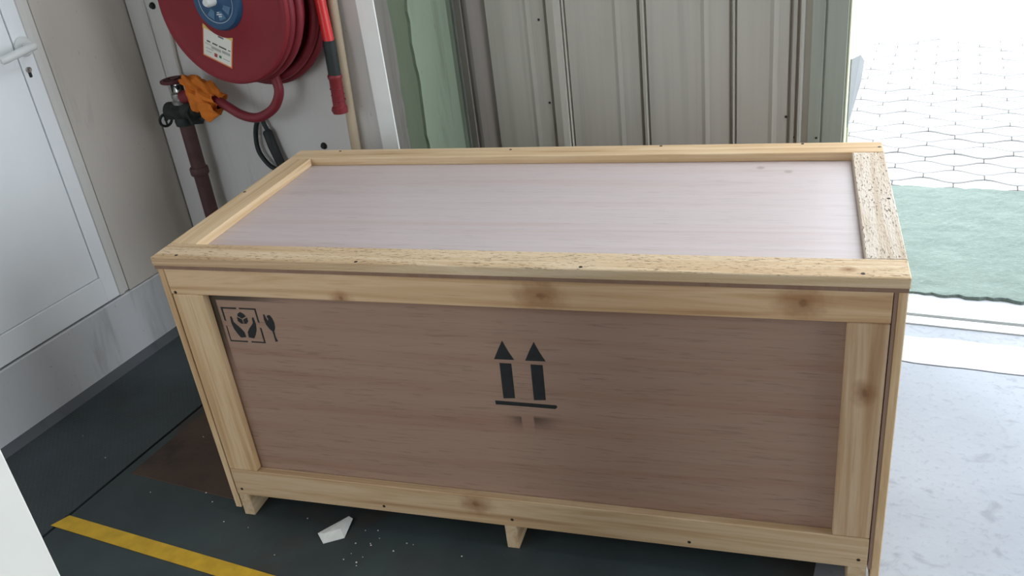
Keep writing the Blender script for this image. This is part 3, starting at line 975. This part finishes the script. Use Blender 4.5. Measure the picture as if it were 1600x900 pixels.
lathe('bonnet', [(.030, .0), (.032, .010), (.024, .016), (.028, .022), (.028, .036), (.018, .042), (.012, .070), (0, .070)], (vx + .012, vy - .004, .846), (0, 0, 1), M['chrome'], sv, 18)
boxes('yoke', [(vx - .014, vx - .006, vy - .012, vy + .004, .855, .912), (vx + .026, vx + .034, vy - .012, vy + .004, .855, .912), (vx - .004, vx + .026, vy - .018, vy + .008, .895, .910)], M['cast_iron'], sv, .002)
bm = bmesh.new()
add_tube(bm, [(vx + .004 + .040 * math.cos(a), vy - .004 + .040 * math.sin(a), .925) for a in [2 * math.pi * k / 28 for k in range(28)]], .0065, 8, True)
for k in range(4):
    a = k * math.pi / 2 + .3
    add_tube(bm, [(vx + .004, vy - .004, .920), (vx + .004 + .040 * math.cos(a), vy - .004 + .040 * math.sin(a), .925)], .006, 6)
add_lathe(bm, [(0, .016), (.012, .014), (.014, 0), (0, -.006)], (vx + .004, vy - .004, .918), (0, 0, 1), 12)
from_bm('handwheel', bm, M['maroon'], sv, True)
bm = bmesh.new()
wc = Vector((vx - .085, vy - .006, .785))
ax_u, ax_w = Vector((.35, -.35, .87)).normalized(), Vector((.5, .86, .15)).normalized()
add_tube(bm, [wc + .021 * math.cos(a) * ax_w + .027 * math.sin(a) * ax_u for a in [2 * math.pi * k / 20 for k in range(20)]], .0048, 8, True)
add_tube(bm, [wc - .02 * ax_u, wc + .02 * ax_u], .0035, 6)
add_tube(bm, [wc, Vector((vx - .05, vy - .004, .812))], .0065, 8)
from_bm('drain_wheel', bm, M['cast_iron'], sv, True)

# orange rag knotted round the hose joint: folded cloth sleeve and a hanging corner
bm = bmesh.new()
path = catmull([(-.668, .905, .925), (-.640, .895, .918), (-.610, .886, .905), (-.575, .880, .893), (-.545, .879, .878), (-.522, .877, .866)], 5)
nseg, nr = len(path), 30
rings = []
for i, p in enumerate(path):
    t = i / (nseg - 1)
    base = .021 + .014 * math.sin(math.pi * min(1, t * 1.1)) ** .8
    ring = []
    for k in range(nr):
        a = 2 * math.pi * k / nr
        fold = .008 * math.sin(3 * a + 7 * t) + .004 * math.sin(7 * a - 9 * t + 1.3) + .010 * mnoise.noise(Vector((math.cos(a) * 2, math.sin(a) * 2, t * 7)))
        r_ = base + fold
        z_ = math.sin(a) * r_
        if z_ < 0: z_ *= 1.0 + .75 * math.sin(math.pi * t) + .12 * math.sin(17 * t)
        ring.append(bm.verts.new(p + Vector((math.cos(a) * r_ * .30, math.cos(a) * r_, z_))))
    rings.append(ring)
for i in range(nseg - 1):
    for k in range(nr):
        bm.faces.new((rings[i][k], rings[i][(k + 1) % nr], rings[i + 1][(k + 1) % nr], rings[i + 1][k]))
tail = [[(-.600, .850, .872), (-.595, .846, .850), (-.590, .846, .838), (-.592, .850, .822), (-.588, .856, .812)],
        [(-.578, .838, .874), (-.572, .832, .850), (-.568, .834, .836), (-.566, .838, .818), (-.562, .846, .806)],
        [(-.556, .846, .872), (-.548, .842, .852), (-.544, .846, .840), (-.538, .846, .826), (-.545, .850, .816)],
        [(-.532, .840, .868), (-.524, .836, .850), (-.520, .842, .842), (-.514, .846, .834), (-.520, .850, .828)]]
tv = [[bm.verts.new(p) for p in c] for c in tail]
fs = []
for i in range(3):
    for j in range(4): fs.append(bm.faces.new((tv[i][j], tv[i + 1][j], tv[i + 1][j + 1], tv[i][j + 1])))
ex = bmesh.ops.extrude_face_region(bm, geom=fs)
bmesh.ops.translate(bm, vec=(0, .004, -.001), verts=[g for g in ex['geom'] if isinstance(g, bmesh.types.BMVert)])
bmesh.ops.translate(bm, vec=(.59, -.88, -.88), verts=bm.verts)
M['rag'] = simple('orange_cloth', srgb(214, 122, 48), .85, var=.12, scale=30, spec=.15, bump=.3, bscale=150)
rg = from_bm('orange_rag', bm, M['rag'])
rg.location = (-.59, .88, .88)
tag(rg, 'crumpled orange rag tied round the red hose at the valve', 'rag')

# black strap loop hanging on the wall under the hose
st = thing('strap_loop', 'black rubber loop with thick grip hanging under the red hose', 'strap', (-.45, .972, .60))
tube('loop', catmull([(-.452, .972, .790), (-.473, .970, .771), (-.492, .968, .725), (-.496, .967, .668), (-.470, .967, .622), (-.440, .968, .604), (-.418, .969, .612)], 5), .0085, M['black'], st, 10)
tube('cord', [(-.455, .970, .795), (-.438, .970, .738)], .0075, M['black'], st, 10)
tube('thick_grip', [(-.441, .969, .742), (-.4385, .968, .736), (-.430, .967, .690), (-.412, .966, .625), (-.405, .966, .600)], [.012, .0165, .0165, .0155, .012], M['black'], st, 14)
lathe('wall_hook', [(.006, 0), (.006, .03), (.010, .032), (0, .036)], (-.452, YW, .792), (0, -1, 0), M['dark_steel'], st, 10)

# ------------------------------------------------------------------ white square post at the left edge, near the camera
px_, py_ = .80, -.881
cb = thing('white_post', 'white square post close to the camera at the lower left edge', 'post', (px_ - .07, py_ - .07, 0))
box('shaft', px_ - .14, px_, py_ - .14, py_, .012, ZC, M['white_cabinet'], cb, .002)
bp = box('base_plate', px_ - .17, px_ + .03, py_ - .17, py_ + .03, 0, .012, M['dark_steel'], cb, .002)
for ax_ in (-.155, .015):
    for ay_ in (-.155, .015):
        lathe('anchor_bolt', [(0, .014), (.008, .014), (.008, 0)], (px_ + ax_, py_ + ay_, .012), (0, 0, 1), M['steel'], bp, 6)

# ------------------------------------------------------------------ floor marking, scrap, crumbs
yl = prism('floor_marking', [(-.491, -.194, .0012), (2.4, -.196, .0012), (2.4, -.148, .0012), (-.472, -.147, .0012)], (0, 0, .0014), M['yellow'])
tag(yl, 'yellow painted line along the dark floor in front of the crate', 'floor marking')
sc0 = [(.265, .007, .006), (.297, -.016, .002), (.339, .018, .002), (.325, .080, .008), (.313, .081, .012), (.277, .020, .010)]
bm = bmesh.new()
cen = Vector((.303, .028, .016))
vv = [bm.verts.new(Vector(p) - cen) for p in sc0]
mid = [bm.verts.new(Vector((.318, .035, .012)) - cen), bm.verts.new(Vector((.290, .006, .014)) - cen)]
fs = [bm.faces.new(f) for f in ((vv[0], vv[1], mid[1], vv[5]), (vv[1], vv[2], mid[0], mid[1]), (vv[2], vv[3], mid[0]), (vv[3], vv[4], mid[0]), (vv[4], vv[5], mid[1], mid[0]))]
ex = bmesh.ops.extrude_face_region(bm, geom=fs)
bmesh.ops.translate(bm, vec=(0, 0, -.0015), verts=[g for g in ex['geom'] if isinstance(g, bmesh.types.BMVert)])
ps = from_bm('paper_scrap', bm, M['paper'])
ps.location = cen
tag(ps, 'torn white paper scrap lying on the dark floor before the crate', 'paper scrap')
crumbs = [(-.581, .083), (-.749, .147), (-.314, .001), (-.149, .048), (-.104, .023), (.065, -.029), (-.016, -.031), (.201, .049), (-.344, .254), (-.272, .233), (.199, -.089), (.381, -.047),
          (.379, .01), (.424, -.055), (.418, -.046), (.423, -.025), (.416, .021), (.421, .016), (.41, .067), (.429, .044), (.487, .016), (.506, .05), (.524, .051), (.378, .057), (.66, .053), (.388, -.024)]
bm = bmesh.new()
for i, (x, y) in enumerate(crumbs):
    z0 = .003 if -.44 < x < -.035 and .05 < y < .62 else .0012
    s_ = random.uniform(.0010, .0022)
    r_ = bmesh.ops.create_icosphere(bm, subdivisions=1, radius=s_)
    for v in r_['verts']:
        v.co = Vector((v.co.x * random.uniform(.8, 1.7), v.co.y * random.uniform(.8, 1.5), v.co.z * .7)) + Vector((x, y, z0 + s_ * .6))
cr_o = from_bm('sawdust_crumbs', bm, M['crumb'])
tag(cr_o, 'pale sawdust crumbs scattered on the dark floor', 'crumbs', kind='stuff')
